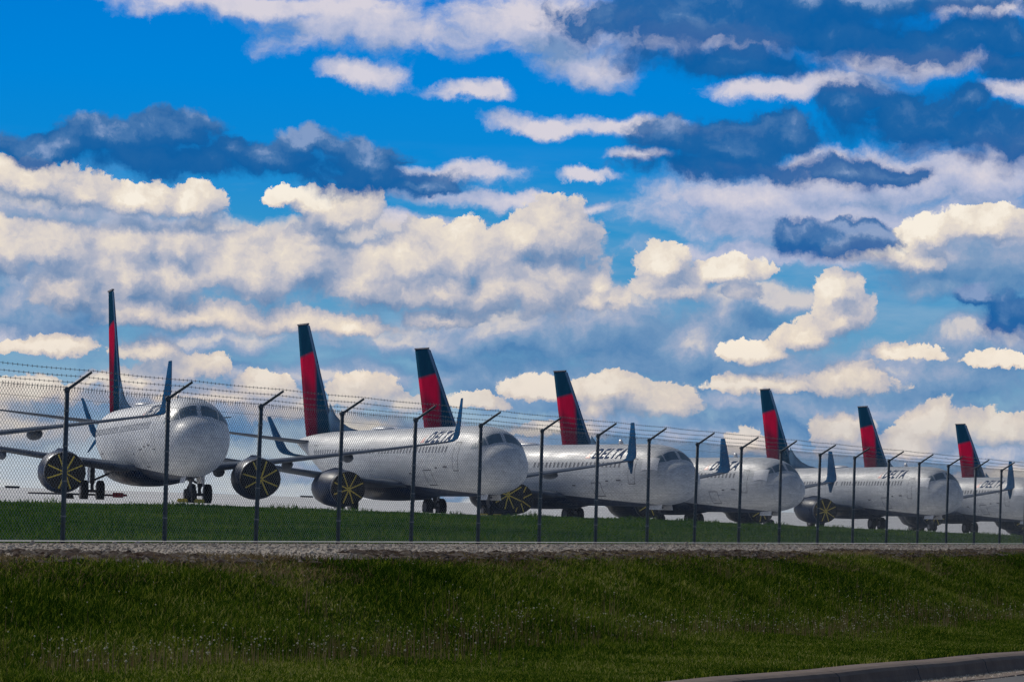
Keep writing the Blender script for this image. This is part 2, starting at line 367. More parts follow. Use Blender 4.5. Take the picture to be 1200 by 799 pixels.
# dead grass fringe and loose stones
n, t, x, y = rand_strip(110000, GRAV0-1.0, GRAV0+.9, 20, 150, 1.2); p = patch(x, y, 1.3)
k = (p+RNG.normal(0, .3, len(x))-np.abs(n-GRAV0+.2)*.7) > -.2; n, t, x, y = n[k], t[k], x[k], y[k]
tag(blades('dead_grass', n, t, x, y, RNG.uniform(.03, .10, len(x)), RNG.uniform(.008, .02, len(x)), M['dry'], 1.6), 'brown dead grass fringe along the gravel edge', 'dead grass', kind='stuff')
def stones():
    ico = bmesh.new(); bmesh.ops.create_icosphere(ico, subdivisions=1, radius=1); ico.verts.ensure_lookup_table()
    v0 = np.array([v.co[:] for v in ico.verts]); f0 = np.array([[v.index for v in f.verts] for f in ico.faces]); ico.free()
    n, t, x, y = rand_strip(34000, GRAV0-.2, GRAV1-.05, 18, 140, 1.3); N = len(x)
    s = RNG.uniform(.004, .013, N)*(1+t/110)*np.where(RNG.uniform(0, 1, N) < .03, 2.2, 1)
    V = v0[None]*s[:, None, None]*RNG.uniform(.6, 1.2, (N, 1, 3))*RNG.uniform(.8, 1.2, (N, len(v0), 1))
    V[..., 0] += x[:, None]; V[..., 1] += y[:, None]; V[..., 2] += (vec_gz(n, t)+.015)[:, None]
    F = (f0[None]+(np.arange(N)*len(v0))[:, None, None]).reshape(-1, 3)
    m, tt, b = material('loose_stone', .9); g = tt.add('ShaderNodeNewGeometry')
    tt.l.new(tt.ramp(g.outputs['Random Per Island'], [(0, (.20, .15, .105, 1)), (.5, (.40, .32, .24, 1)), (1, (.60, .51, .40, 1))]), b.inputs['Base Color'])
    tag(np_mesh('gravel_stones', V.reshape(-1, 3), F, m), 'loose pale gravel stones in front of the fence', 'gravel', kind='stuff')
    # bark mulch and twigs
    n, t, x, y = rand_strip(26000, GRAV0-.2, GRAV0+3.8, 18, 140, 1.3); p = patch(x, y, .9)+.5*patch(x, y, 2.3)
    k = p+RNG.normal(0, .2, len(x))-(n-GRAV0)*.50 > -.10; n, t, x, y = n[k], t[k], x[k], y[k]; N = len(x)
    a = RNG.uniform(0, PI, N); L = RNG.uniform(.025, .13, N); W = RNG.uniform(.008, .026, N)
    c, s_ = np.cos(a), np.sin(a); z = vec_gz(n, t)+.015+RNG.uniform(0, .035, N)
    Q = []
    for sx, sy, dz in ((-1, -1, 0), (1, -1, .0), (1, 1, 0), (-1, 1, 0), (0, 0, 1)):
        Q.append(np.stack([x+c*L*sx-s_*W*sy, y+s_*L*sx+c*W*sy, z+dz*.03+.0*L], 1))
    V = np.stack(Q, 1).reshape(-1, 3); i = np.arange(N)*5
    F = np.concatenate([np.stack([i+q, i+(q+1) % 4, i+4], 1) for q in range(4)])
    tag(np_mesh('bark_mulch', V, F, simple('dark_bark', (.035, .020, .013, 1), .9, 0, .6, 4)), 'dark bark chips and twigs scattered on the gravel', 'mulch', kind='stuff')
stones()
def grit():
    N = 9000; t = 22+60*RNG.uniform(0, 1, N)**1.3; n = KERB-.20-np.abs(RNG.normal(0, .18, N)); s = RNG.uniform(.004, .016, N); x = TD.x*t+ND.x*n; y = TD.y*t+ND.y*n
    z = np.where(n > KERB-.62, ZK-.158, ZK-.158); V = np.stack([np.stack([x+dx*s, y+dy*s, z+dz*s], 1) for dx, dy, dz in ((1, 0, 0), (0, 1, 0), (-1, 0, 0), (0, -1, 0), (0, 0, .9))], 1).reshape(-1, 3)
    i = np.arange(N)*5; F = np.concatenate([np.stack([i+q, i+(q+1) % 4, i+4], 1) for q in range(4)])
    tag(np_mesh('gutter_grit', V, F, bpy.data.materials['loose_stone']), 'loose grit lying along the gutter of the kerb', 'grit', kind='stuff')
grit()

# ------------------------------------------------------------------ fence
F0 = Vector(((74.5-600)/FPX*48.0, 48.0)); FDIR = TD.copy(); SP = 3.05
FN = ND.dot(F0); FT = TD.dot(F0); ZB = Z0F; FH = 2.05; SL = SLF
def fp(k_t, off=0): return nt(FN+off, k_t)
def zb_(t): return ZB+SL*(min(t, 118)-T0F)
fence = empty('chain_link_fence', (*fp(FT), ZB))
tag(fence, 'long grey chain link fence topped with barbed wire in front of the airliners', 'fence')
def fpart(name, bm, mat, parent=None, smooth=False):
    me = bpy.data.meshes.new(name); bm.transform(Matrix.Translation(-Vector(fence.location))) ; bm.to_mesh(me); bm.free()
    o = link(name, me, mat, parent or fence, smooth); return o
T0, T1 = FT-4*SP, FT+26*SP
def post_mesh(z0, z1):
    bm = bmesh.new(); tube(bm, (0, 0, z0), (0, 0, z1), .034, .032, 12); tube(bm, (0, 0, z1), (0, 0, z1+.04), .038, .032, 12); return bm
armdir = Vector((-ND.x, -ND.y, 0))
bm = post_mesh(-.15, FH-.03); pm = bpy.data.meshes.new('post'); bm.to_mesh(pm); bm.free(); pm.materials.append(M['galv']); pm.polygons.foreach_set('use_smooth', [len(p.vertices) == 4 for p in pm.polygons])
bm = bmesh.new(); a0 = Vector((0, 0, FH)); a1 = a0+armdir*.36+Vector((0, 0, .24))
tube(bm, a0, a1, .023, .018, 8)
bmesh.ops.create_uvsphere(bm, u_segments=12, v_segments=8, radius=.042, matrix=Matrix.Translation(a0))
am = bpy.data.meshes.new('barb_arm'); bm.to_mesh(am); bm.free(); am.materials.append(M['galv'])
TB_ = None
bm = bmesh.new(); tube(bm, (0, 0, 0), (0, 0, .02), .037, .037, 8)
tm = bpy.data.meshes.new('tie_band'); bm.to_mesh(tm); bm.free(); tm.materials.append(M['wire'])
for k in range(-3, 26):
    x, y = fp(FT+k*SP+random.uniform(-.03, .03)); o = bpy.data.objects.new('post', pm); COL.objects.link(o); o.parent = fence
    o.location = Vector((x, y, zb_(FT+k*SP)))-fence.location; o.rotation_euler = (random.uniform(-.012, .012), random.uniform(-.008, .010), random.uniform(-.08, .08))
    a = bpy.data.objects.new('barb_arm', am); COL.objects.link(a); a.parent = o
    for q in range(4): a = bpy.data.objects.new('tie_band', tm); COL.objects.link(a); a.parent = o; a.location = (0, 0, .35+q*.47)
# fabric: two families of diagonal wires bent at the knuckles, clipped to the fabric rectangle
def fabric():
    V = []; F = []; cell = .080; r = .0027; zb, zt = .04, FH
    L = T1-T0; Hh = zt-zb; H2 = Hh
    def seg(tA, zA, tB, zB_, off):
        pA = Vector((*fp(tA, off), zb_(tA)+zA)); pB = Vector((*fp(tB, -off), zb_(tB)+zB_)); d = (pB-pA).normalized()
        a = d.cross(Vector((ND.x, ND.y, 0))).normalized()*r; b2 = Vector((ND.x, ND.y, 0))*r; i = len(V)
        for P in (pA, pB):
            for cc in (a, -a*.5+b2*.87, -a*.5-b2*.87): V.append(tuple(P+cc))
        for q in range(3): F.append((i+q, i+(q+1) % 3, i+3+(q+1) % 3, i+3+q))
    slope = .86                                  # diamonds slightly wider than tall
    run = Hh/slope; t = T0-run
    while t < T1:
        for sgn in (1, -1):
            tA, tB = (t, t+run) if sgn > 0 else (t+run, t)
            zA, zB_ = zb, zt; 
            lo, hi = max(min(tA, tB), T0), min(max(tA, tB), T1)
            if hi-lo > .05:
                fz = lambda tt: zb+(tt-tA)/(tB-tA)*Hh
                if sgn > 0: seg(lo, fz(lo), hi, fz(hi), .003)
                else: seg(hi, fz(hi), lo, fz(lo), -.003)
        tt = t+run
        if tt < T1: seg(tt-.010, zt-.01, tt+.008, zt+.055, .002); seg(tt+.010, zt-.01, tt-.008, zt+.05, .002)
        t += cell
    for z in (zb+.01, zt-.12): seg(T0, z, T1, z, .004)
    V2 = np.array(V)-np.array(fence.location)
    np_mesh('chain_link_fabric', V2, F, M['wire'], fence)
fabric()
for q in range(4):                               # barbed strands carried on the arms
    bm = bmesh.new(); f = (1.0, .66, .33, .05)[q]; off = -.36*f; z = FH+.24*f+.02
    ts = np.arange(T0, T1, SP/4)
    pts = [Vector((*fp(t, off), zb_(t)+z-.012*math.sin(PI*(((t-FT) % SP)/SP)))) for t in ts]
    for a, b2 in zip(pts, pts[1:]): tube(bm, a, b2, .0034, n=5, caps=False)
    t = T0
    while t < T1-1:
        t += .13; c = Vector((*fp(t, off), zb_(t)+z-.012*math.sin(PI*(((t-FT) % SP)/SP))))
        for s in (1, -1): tube(bm, c-Vector((TD.x*.010*s, TD.y*.010*s, .017)), c+Vector((TD.x*.010*s, TD.y*.010*s, .017)), .0024, n=3, caps=False)
    fpart('barbed_wire', bm, M['wire'])

# ------------------------------------------------------------------ airliner; x = metres behind the nose, y = to the aircraft's left, z up
TS = 1.25                                                     # length taken out of the rear barrel
TOP = ([.45, .50, .65, .95, 1.35, 1.70, 2.40, 2.80, 3.6, 4.8, 6.5, 27.8, 31.8, 35.2, 36.35], [3.02, 3.42, 3.72, 4.02, 4.22, 4.36, 4.95, 5.12, 5.28, 5.38, 5.41, 5.41, 5.32, 5.12, 4.95])
BOT = ([.45, .50, .65, .95, 1.5, 2.3, 3.6, 5.5, 8, 22.5, 26, 29.8, 33.8, 36.35], [3.02, 2.66, 2.36, 2.02, 1.75, 1.57, 1.43, 1.37, 1.36, 1.36, 1.72, 2.72, 3.95, 4.62])
WID = ([.45, .50, .65, .95, 1.5, 2.3, 3.2, 4.6, 6.5, 24.5, 28, 31.8, 34.8, 36.35], [0.01, .36, .68, 1.02, 1.34, 1.58, 1.73, 1.84, 1.88, 1.88, 1.66, 1.05, .48, .16])
from bisect import bisect_right
def smooth_interp(x, tab):                       # monotone-ish cubic
    xs, ys = tab
    if x <= xs[0]: return ys[0]
    if x >= xs[-1]: return ys[-1]
    i = bisect_right(xs, x)-1; h = xs[i+1]-xs[i]; u = (x-xs[i])/h
    def sl(j):
        if j <= 0 or j >= len(xs)-1: return (ys[min(j+1, len(xs)-1)]-ys[max(j-1, 0)])/(xs[min(j+1, len(xs)-1)]-xs[max(j-1, 0)])
        a = (ys[j]-ys[j-1])/(xs[j]-xs[j-1]); b = (ys[j+1]-ys[j])/(xs[j+1]-xs[j])
        return 0 if a*b <= 0 else 2*a*b/(a+b)
    m0, m1 = sl(i)*h, sl(i+1)*h
    return (2*u**3-3*u*u+1)*ys[i]+(u**3-2*u*u+u)*m0+(-2*u**3+3*u*u)*ys[i+1]+(u**3-u*u)*m1
def surf(s, phi, off=0):
    zt, zb, a = smooth_interp(s, TOP), smooth_interp(s, BOT), smooth_interp(s, WID)
    zc = zb+(zt-zb)*.50; b = (zt-zb)/2
    nx = Vector((0, math.cos(phi)/max(a, .05), math.sin(phi)/max(b, .05))).normalized()
    return Vector((s, a*math.cos(phi), zc+b*math.sin(phi)))+nx*off
def phi_at(s, z, side):
    zt, zb = smooth_interp(s, TOP), smooth_interp(s, BOT); v = max(-1, min(1, (z-(zt+zb)/2)/((zt-zb)/2)))
    a = math.asin(v); return a if side > 0 else PI-a
def patch_on(corners, off=.006, k=5, phi=False, side=-1):
    """corners: four (s, z) or (s, phi degrees) points; returns bmesh of a curved patch on the skin"""
    bm = bmesh.new(); g = []
    for i in range(k+1):
        row = []
        for j in range(k+1):
            u, v = i/k, j/k
            s = (corners[0][0]*(1-u)+corners[1][0]*u)*(1-v)+(corners[3][0]*(1-u)+corners[2][0]*u)*v
            q = (corners[0][1]*(1-u)+corners[1][1]*u)*(1-v)+(corners[3][1]*(1-u)+corners[2][1]*u)*v
            ph = (math.radians(q) if side > 0 else PI-math.radians(q)) if phi else phi_at(s, q, side)
            row.append(bm.verts.new(surf(s, ph, off)))
        g.append(row)
    for i in range(k):
        for j in range(k): bm.faces.new((g[i][j], g[i+1][j], g[i+1][j+1], g[i][j+1]))
    bmesh.ops.recalc_face_normals(bm, faces=bm.faces)
    return bm
PR = empty('airliner', (0, 0, 0))
def part(name, bm, mat, parent=None, smooth=True):
    o = mesh_obj(name, bm, mat, parent or PR, smooth); return o
ss = sorted(set([.45, .47, .50, .56, .65, .78, .95, 1.15, 1.35, 1.52, 1.70, 1.88, 2.05, 2.22, 2.4, 2.6, 2.8, 3.2, 3.6, 4.2, 4.8, 5.6, 6.5, 8]+list(np.arange(9, 24, 2.0))+list(np.arange(24, 36.3, .9))+[36.35]))
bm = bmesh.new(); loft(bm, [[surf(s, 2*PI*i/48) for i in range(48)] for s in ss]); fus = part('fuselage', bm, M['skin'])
for side in (-1, 1):
    for cs in (((1.74, 86), (1.92, 52), (2.42, 55), (2.32, 86)), ((1.96, 49), (2.40, 27), (2.75, 37), (2.50, 52)), ((2.46, 25), (2.95, 21), (3.02, 33), (2.82, 35))):
        part('cockpit_window', patch_on(cs, .008, 5, True, side), M['glass'], fus)
for q in range(46):
    s = 6.2+q*.508
    if 17.0 < s < 17.5: continue
    bmw = patch_on(((s-.11, 3.83), (s+.11, 3.83), (s+.11, 4.17), (s-.11, 4.17)), .007, 1, False, -1)
    part('cabin_window', bmw, M['window'], fus, False)
def outline(s0, s1, z0, z1, w=.045):
    bm = bmesh.new()
    for cs in (((s0, z0), (s1, z0), (s1, z0+w), (s0, z0+w)), ((s0, z1-w), (s1, z1-w), (s1, z1), (s0, z1)), ((s0, z0), (s0+w, z0), (s0+w, z1), (s0, z1)), ((s1-w, z0), (s1, z0), (s1, z1), (s1-w, z1))):
        b2 = patch_on(cs, .008, 4); me = bpy.data.meshes.new('t'); b2.to_mesh(me); b2.free(); bm.from_mesh(me); bpy.data.meshes.remove(me)
    return bm
part('service_door', outline(4.3, 5.05, 2.75, 4.40), M['line'], fus, False)
part('service_door', outline(28.7, 29.5, 3.0, 4.50), M['line'], fus, False)
part('cargo_door', outline(8.4, 9.6, 1.95, 2.85, .05), M['line'], fus, False)
part('cargo_door', outline(23.4, 24.5, 2.0, 2.85, .05), M['line'], fus, False)
for s, z, w in ((5.9, 2.95, .55), (7.4, 2.9, .35), (11.6, 2.6, .4)):
    part('access_hatch', patch_on(((s, z), (s+w, z), (s+w, z+.09), (s, z+.09)), .008, 2), M['line'], fus, False)
# title and emblem wrapped on the right flank (and mirrored onto the left)
def title(side):
    cu = bpy.data.curves.new('title', 'FONT'); cu.body = 'DELTA'; cu.size = .86; cu.shear = .28; cu.space_character = 1.22; cu.offset = .028; cu.resolution_u = 3
    o = bpy.data.objects.new('tmp', cu); COL.objects.link(o); bpy.context.view_layer.update()
    me = bpy.data.meshes.new_from_object(o.evaluated_get(bpy.context.evaluated_depsgraph_get())); bpy.data.objects.remove(o)
    bm = bmesh.new(); bm.from_mesh(me); bpy.data.meshes.remove(me)
    for k in range(1, 9): bmesh.ops.bisect_plane(bm, geom=bm.verts[:]+bm.edges[:]+bm.faces[:], plane_co=(0, k*.08, 0), plane_no=(0, 1, 0))
    W = max(v.co.x for v in bm.verts); sc = 3.75/W
    for v in bm.verts:
        xx, zz = v.co.x*sc, v.co.y*1.08
        s = (10.0-xx) if side < 0 else (6.4+xx)
        z = 4.42+zz; v.co = surf(s, phi_at(s, z, side), .009)
    me = bpy.data.meshes.new('title'); bm.to_mesh(me); bm.free()
    link('title_lettering', me, M['title'], fus)
    b2 = bmesh.new()
    tri = [((10.75, 4.42), (10.15, 4.42), (10.3, 4.72), (10.3, 4.72)), ((10.75, 4.45), (10.46, 4.60), (10.22, 5.03), (10.22, 5.03))]
    for c in tri:
        b3 = patch_on(c, .010, 4, False, side); me = bpy.data.meshes.new('t'); b3.to_mesh(me); b3.free(); b2.from_mesh(me); bpy.data.meshes.remove(me)
    part('emblem', b2, M['red'], fus, False)
title(-1); title(1)
bm = bmesh.new(); loft(bm, [[(8.6, .03, 5.38), (9.2, .03, 5.38), (9.25, .0, 5.38), (9.2, -.03, 5.38), (8.6, -.03, 5.38)], [(8.85, .015, 5.72), (9.15, .015, 5.72), (9.17, 0, 5.72), (9.15, -.015, 5.72), (8.85, -.015, 5.72)]]); part('antenna', bm, M['white'], fus)
bm = bmesh.new(); bmesh.ops.create_uvsphere(bm, u_segments=16, v_segments=8, radius=1, matrix=Matrix.Translation((21, 0, 5.40)) @ Matrix.Diagonal((1.5, .55, .22, 1))); part('antenna_fairing', bm, M['white'], fus)
# belly fairing
bm = bmesh.new(); L = []
for s, a, zb_ in ((13.2, .9, 1.42), (14.2, 1.6, 1.24), (15.5, 2.0, 1.12), (18, 2.12, 1.08), (21, 2.1, 1.10), (22.6, 1.7, 1.22), (24, 1.0, 1.40)):
    L.append([(s, a*math.cos(2*PI*i/24), 1.95+(1.95-zb_)*math.sin(2*PI*i/24)*(1 if math.sin(2*PI*i/24) < 0 else .45)) for i in range(24)])
loft(bm, L); part('belly_fairing', bm, M['navy'])
def airfoil(le, chord, thick, npt=9, cam=.0):
    out = []
    for i in range(npt):                          # upper, front to back
        u = (i/(npt-1))**1.6; out.append((le+u*chord, thick*chord*(2.6*math.sqrt(u)*(1-u)+cam)*.32+0))
    for i in range(npt-2, 0, -1):
        u = (i/(npt-1))**1.6; out.append((le+u*chord, -thick*chord*2.6*math.sqrt(u)*(1-u)*.26))
    return out
def wing(side):
    bm = bmesh.new(); L = []
    for y, le, ch, z, th in ((1.0, 13.2, 8.6, 1.95, .13), (1.9, 14.0, 7.7, 2.02, .13), (3.4, 14.9, 6.3, 2.20, .125), (5.6, 15.95, 4.9, 2.48, .115), (9.5, 18.0, 3.75, 3.02, .105), (13.3, 19.95, 2.75, 3.56, .10), (16.9, 21.8, 1.75, 4.10, .10)):
        L.append([(a, side*y, z+b) for a, b in airfoil(le, ch, th)])
    loft(bm, L); w = part('wing', bm, M['wing'])
    bm = bmesh.new(); L = []
    for y, le, ch, z, cant in ((16.9, 21.8, 1.75, 4.10, 0), (17.25, 21.98, 1.65, 4.17, .25), (17.52, 22.15, 1.52, 4.34, .75), (17.66, 22.4, 1.38, 4.62, 1.15), (17.9, 23.1, 1.0, 5.6, 1.35), (18.12, 23.85, .55, 6.62, 1.35)):
        L.append([(a, side*(y-math.sin(cant)*b), z+math.cos(cant)*b) for a, b in airfoil(le, ch, .09)])
    loft(bm, L); wl = part('winglet', bm, M['blue'], w)
    for yy, s, z, ln in ((3.9, 19.6, 1.98, 2.9), (7.6, 19.7, 2.50, 2.5), (11.2, 21.2, 3.02, 2.1)):
        bm = bmesh.new(); bmesh.ops.create_uvsphere(bm, u_segments=14, v_segments=10, radius=1, matrix=Matrix.Translation((s, side*yy, z)) @ Matrix.Diagonal((ln/2*1.2, .17, .26, 1))); part('flap_fairing', bm, M['wing'], w)
    bm = bmesh.new(); L = []
    for y, le, ch, z in ((17.40, 22.2, 1.1, 4.28), (17.62, 22.75, .75, 3.85), (17.85, 23.35, .28, 3.36)):
        L.append([(a, side*(y-b*.8), z+b*.4) for a, b in airfoil(le, ch, .09)])
    loft(bm, L); part('strake', bm, M['blue'], w)
    return w
def nac_pt(s, phi, r, zc, flat):
    z = math.sin(phi)*r
    if z < 0: z *= (1-flat)
    return (s, math.cos(phi)*r*(1+.03*flat*3), zc+z)
def engine(side):
    yc, zc, s0 = side*5.05, 1.60, 13.2
    bm = bmesh.new(); L = []
    for s, r, fl, dz in ((.10, .86, .10, 0), (.04, .90, .11, 0), (0, .955, .12, 0), (.05, 1.02, .13, 0), (.35, 1.10, .13, 0), (1.0, 1.16, .11, 0), (2.0, 1.16, .08, .02), (3.0, 1.06, .04, .05), (3.9, .90, 0, .08), (4.0, .80, 0, .08), (3.6, .72, 0, .08)):
        L.append([(lambda p: (p[0], p[1]+yc, p[2]))(nac_pt(s0+s, 2*PI*i/32, r, zc+dz, fl)) for i in range(32)])
    loft(bm, L, caps=False); e = part('engine', bm, M['navy'])
    bm = bmesh.new(); L = []
    for s, r, fl in ((.12, .87, .10), (.03, .905, .11), (-.012, .955, .12), (.03, 1.03, .13), (.16, 1.075, .13)):
        L.append([(lambda p: (p[0], p[1]+yc, p[2]))(nac_pt(s0+s, 2*PI*i/32, r+.004, zc, fl)) for i in range(32)])
    loft(bm, L, caps=False); part('inlet_lip', bm, M['metal'], e)
    bm = bmesh.new(); L = []
    for s, r in ((.10, 1.06), (-.03, 1.02), (-.055, .93), (-.07, .5), (-.075, .05)):
        L.append([(lambda p: (p[0], p[1]+yc, p[2]))(nac_pt(s0+s, 2*PI*i/32, r, zc, .12)) for i in range(32)])
    loft(bm, L); part('inlet_cover', bm, M['cover'], e)
    for k in range(8):
        bm = bmesh.new(); a = PI/8+k*PI/4+(.12 if side > 0 else -.05)+random.uniform(-.10, .10); c, sn = math.cos(a), math.sin(a); rr = .97*(1-(.11 if sn < 0 else 0)*abs(sn))
        w = .036; p0 = (s0-.09, yc+c*.03, zc+sn*.03); p1 = (s0-.065, yc+c*rr, zc+sn*rr)
        q = [(p0[0], p0[1]-sn*w, p0[2]+c*w), (p0[0], p0[1]+sn*w, p0[2]-c*w), (p1[0], p1[1]+sn*w, p1[2]-c*w), (p1[0], p1[1]-sn*w, p1[2]+c*w)]
        loft(bm, [q, [(v[0]-.012, v[1], v[2]) for v in q]]); part('cover_strap', bm, M['yellow'], e, False)
    bm = bmesh.new(); tube(bm, (s0+3.5, yc, zc+.08), (s0+5.2, yc, zc+.12), .55, .38, 20); tube(bm, (s0+5.2, yc, zc+.12), (s0+5.9, yc, zc+.12), .30, .03, 16); part('exhaust_nozzle', bm, M['strut'], e)
    bm = bmesh.new(); L = []
    for s, zt_, zb_, w in ((s0+.9, zc+1.17, zc+.9, .05), (s0+2.0, zc+1.28, zc+.8, .16), (s0+3.4, zc+1.12, zc+.5, .20), (s0+5.5, zc+.85, zc+.25, .12)):
        L.append([(s, yc-w, zt_), (s, yc+w, zt_), (s, yc+w, zb_), (s, yc-w, zb_)])
    loft(bm, L); part('pylon', bm, M['navy'], e, False)
    return e
def wheel(name, cx, cy, r, w, parent):
    bm = bmesh.new(); L = []
    for y, rr in ((-w/2, r*.55), (-w/2, r*.80), (-w*.42, r*.94), (-w*.25, r), (w*.25, r), (w*.42, r*.94), (w/2, r*.80), (w/2, r*.55)):
        L.append([(cx+rr*math.cos(2*PI*i/28), cy+y, r+rr*math.sin(2*PI*i/28)) for i in range(28)])
    loft(bm, L); o = part(name, bm, M['rubber'], parent)
    bm = bmesh.new(); tube(bm, (cx, cy-w/2-.012, r), (cx, cy+w/2+.012, r), r*.5, r*.5, 20); part('hub', bm, M['strut'], parent, False)
def main_gear(side):
    bm = bmesh.new(); y = side*2.86; tube(bm, (19.4, y, 2.3), (19.4, y, .95), .13, .13, 14); tube(bm, (19.4, y, .95), (19.4, y, .5), .09, .09, 14)
    tube(bm, (19.4, y-.5, .56), (19.4, y+.5, .56), .08, .08, 12); tube(bm, (19.4, y, 1.1), (19.3, side*1.5, 1.75), .06, .06, 10)
    tube(bm, (19.4, y, 1.0), (19.75, y, .85), .03, .03, 8); tube(bm, (19.75, y, .85), (19.45, y, .56), .03, .03, 8)
    g = part('main_gear', bm, M['strut'])
    for q in (-1, 1): wheel('tyre', 19.4, y+q*.43, .565, .40, g)
    bm = bmesh.new(); box(bm, (19.5, y+side*.20, 1.55), (.75, .03, 1.15)); part('gear_door', bm, M['white'], g, False)
    return g
def nose_gear():
    bm = bmesh.new(); tube(bm, (4.0, 0, 1.6), (4.05, 0, .7), .085, .085, 12); tube(bm, (4.05, 0, .7), (4.05, 0, .36), .06, .06, 12)
    tube(bm, (4.05, -.24, .34), (4.05, .24, .34), .055, .055, 10); tube(bm, (4.05, 0, .95), (4.9, 0, 1.45), .045, .045, 10)
    tube(bm, (3.95, 0, .85), (3.72, 0, .66), .025, .025, 8); tube(bm, (3.72, 0, .66), (3.98, 0, .42), .025, .025, 8); box(bm, (3.9, 0, 1.12), (.1, .34, .14))
    g = part('nose_gear', bm, M['strut'])
    for q in (-1, 1): wheel('tyre', 4.05, q*.20, .345, .21, g)
    for q in (-1, 1):
        bm = bmesh.new(); box(bm, (3.9, q*.38, 1.22), (1.5, .025, .52), Matrix.Rotation(q*.22, 3, 'X')); part('gear_door', bm, M['white'], g, False)
    return g
for s_ in (-1, 1): wing(s_); engine(s_); main_gear(s_)
nose_gear()
for o in list(bpy.data.objects):                   # wheels stand on the apron, LIFT above the model's zero
    if o.name.split('.')[0] in ('main_gear', 'nose_gear', 'tyre', 'hub', 'gear_door'): o.data.transform(Matrix.Translation((0, 0, LIFT)))
def fin():
    bm = bmesh.new(); L = []
    for z, le, te, th in ((5.05, 30.7, 36.2, .10), (6.2, 31.6, 36.65, .10), (8.5, 33.35, 37.35, .095), (10.8, 35.05, 38.05, .09), (12.30, 36.2, 38.50, .085), (12.42, 36.6, 38.52, .05)):
        L.append([(a-TS, b, z) for a, b in airfoil(le, te-le, th)])
    for lp in L:
        for i, p in enumerate(lp): pass
    loft(bm, [[(p[0], p[1], p[2]) for p in lp] for lp in L]); f = part('tail_fin', bm, M['fin'])
    bm = bmesh.new(); L = []
    for s, zt_, w in ((26.6-TS, 5.42, .02), (28.2-TS, 5.62, .10), (29.6-TS, 5.95, .14), (30.8-TS, 6.45, .16), (32.0-TS, 7.25, .12)):
        L.append([(s, -w, 5.2), (s, -w*.6, (5.3+zt_)/2), (s, 0, zt_), (s, w*.6, (5.3+zt_)/2), (s, w, 5.2)])
    loft(bm, L); part('dorsal_fin', bm, M['fin'], f)
    bm = bmesh.new(); box(bm, (37.50-TS, 0, 12.45), (2.0, .12, .09)); part('fin_cap', bm, M['line'], f, False)
def stab(side):
    bm = bmesh.new(); L = []
    for y, le, ch, z in ((.3, 32.6-TS, 4.3, 4.72), (1.2, 33.3-TS, 3.75, 4.80), (4, 35.05-TS, 2.6, 5.10), (7.0, 36.8-TS, 1.35, 5.42), (7.17, 37.0-TS, 1.0, 5.44)):
        L.append([(a, side*y, z+b) for a, b in airfoil(le, ch, .09)])
    loft(bm, L); part('stabilizer', bm, M['wing'])
fin(); stab(-1); stab(1)
for side in (-1, 1):                               # foil sheets over the side cockpit panes, kept only where the photo shows them
    part('window_cover', patch_on(((2.10, 16), (3.60, 8), (3.70, 30), (2.35, 44)), .02, 6, True, side), M['foil'], fus)

#           nose-gear X, Y, heading(deg), strake, foil, label
PL = [(-22.94, 131.16, 22.69, 0, 0, 'airliner beyond the left edge, only its long wing and upturned winglet reaching in'),
      (-14.80, 171.05, 13.9, 0, 0, 'white airliner seen nearly nose-on at far left, covered engines on both sides'),
      (0.15, 199.0, 22.9, 1, 0, 'white airliner second from left in full view, dark uncovered cockpit panes, no foil'),
      (11.45, 226.51, 30.4, 0, 1, 'white airliner whose fin rises directly behind the second fuselage from the left'),
      (20.45, 255.61, 28.0, 1, 1, 'white airliner whose nose hides the foot of the fifth tail fin from left'),
      (35.15, 283.89, 21.25, 1, 1, 'white airliner at right with silver foil by its cockpit, fifth tail fin from left'),
      (47.92, 319.07, 22.43, 0, 1, 'white airliner at the right edge with its nose cut off by the picture'),
      (62.32, 351.23, 23.8, 0, 0, 'farthest airliner, showing little more than the rightmost tail fin')]
LB = {1: 'white airliner at far left, seen nearly nose-on with its fin standing edge-on'}
def descend(o): 
    out = []
    for c in o.children: out.append(c); out += descend(c)
    return out
def build_kids(o):
    KIDS[o] = list(o.children)
    for c in KIDS[o]: build_kids(c)
build_kids(PR)
planes = []
for i, (X, Y, th, stk, foil, lab) in enumerate(PL):
    skip = (() if stk else ('strake',))+(() if foil else ('window_cover',))
    o = copy_tree(PR, None, skip); th = math.radians(th)
    h = Vector((math.sin(th), -math.cos(th), 0)); l = Vector((math.cos(th), math.sin(th), 0))
    g = G(X, Y)-LIFT
    R = Matrix((-h, l, Vector((0, 0, 1)))).transposed()    # model x (aft) -> -h, y (left) -> l : right-handed
    loc = Vector((X, Y, g))                                 # model origin is the nose station
    o.matrix_world = Matrix.Translation(loc) @ R.to_4x4()
    tag(o, lab, 'airliner', 'airliners parked nose-out in a row'); planes.append((o, h, l, g, X, Y))
for o in descend(PR)[::-1]+[PR]: bpy.data.objects.remove(o)
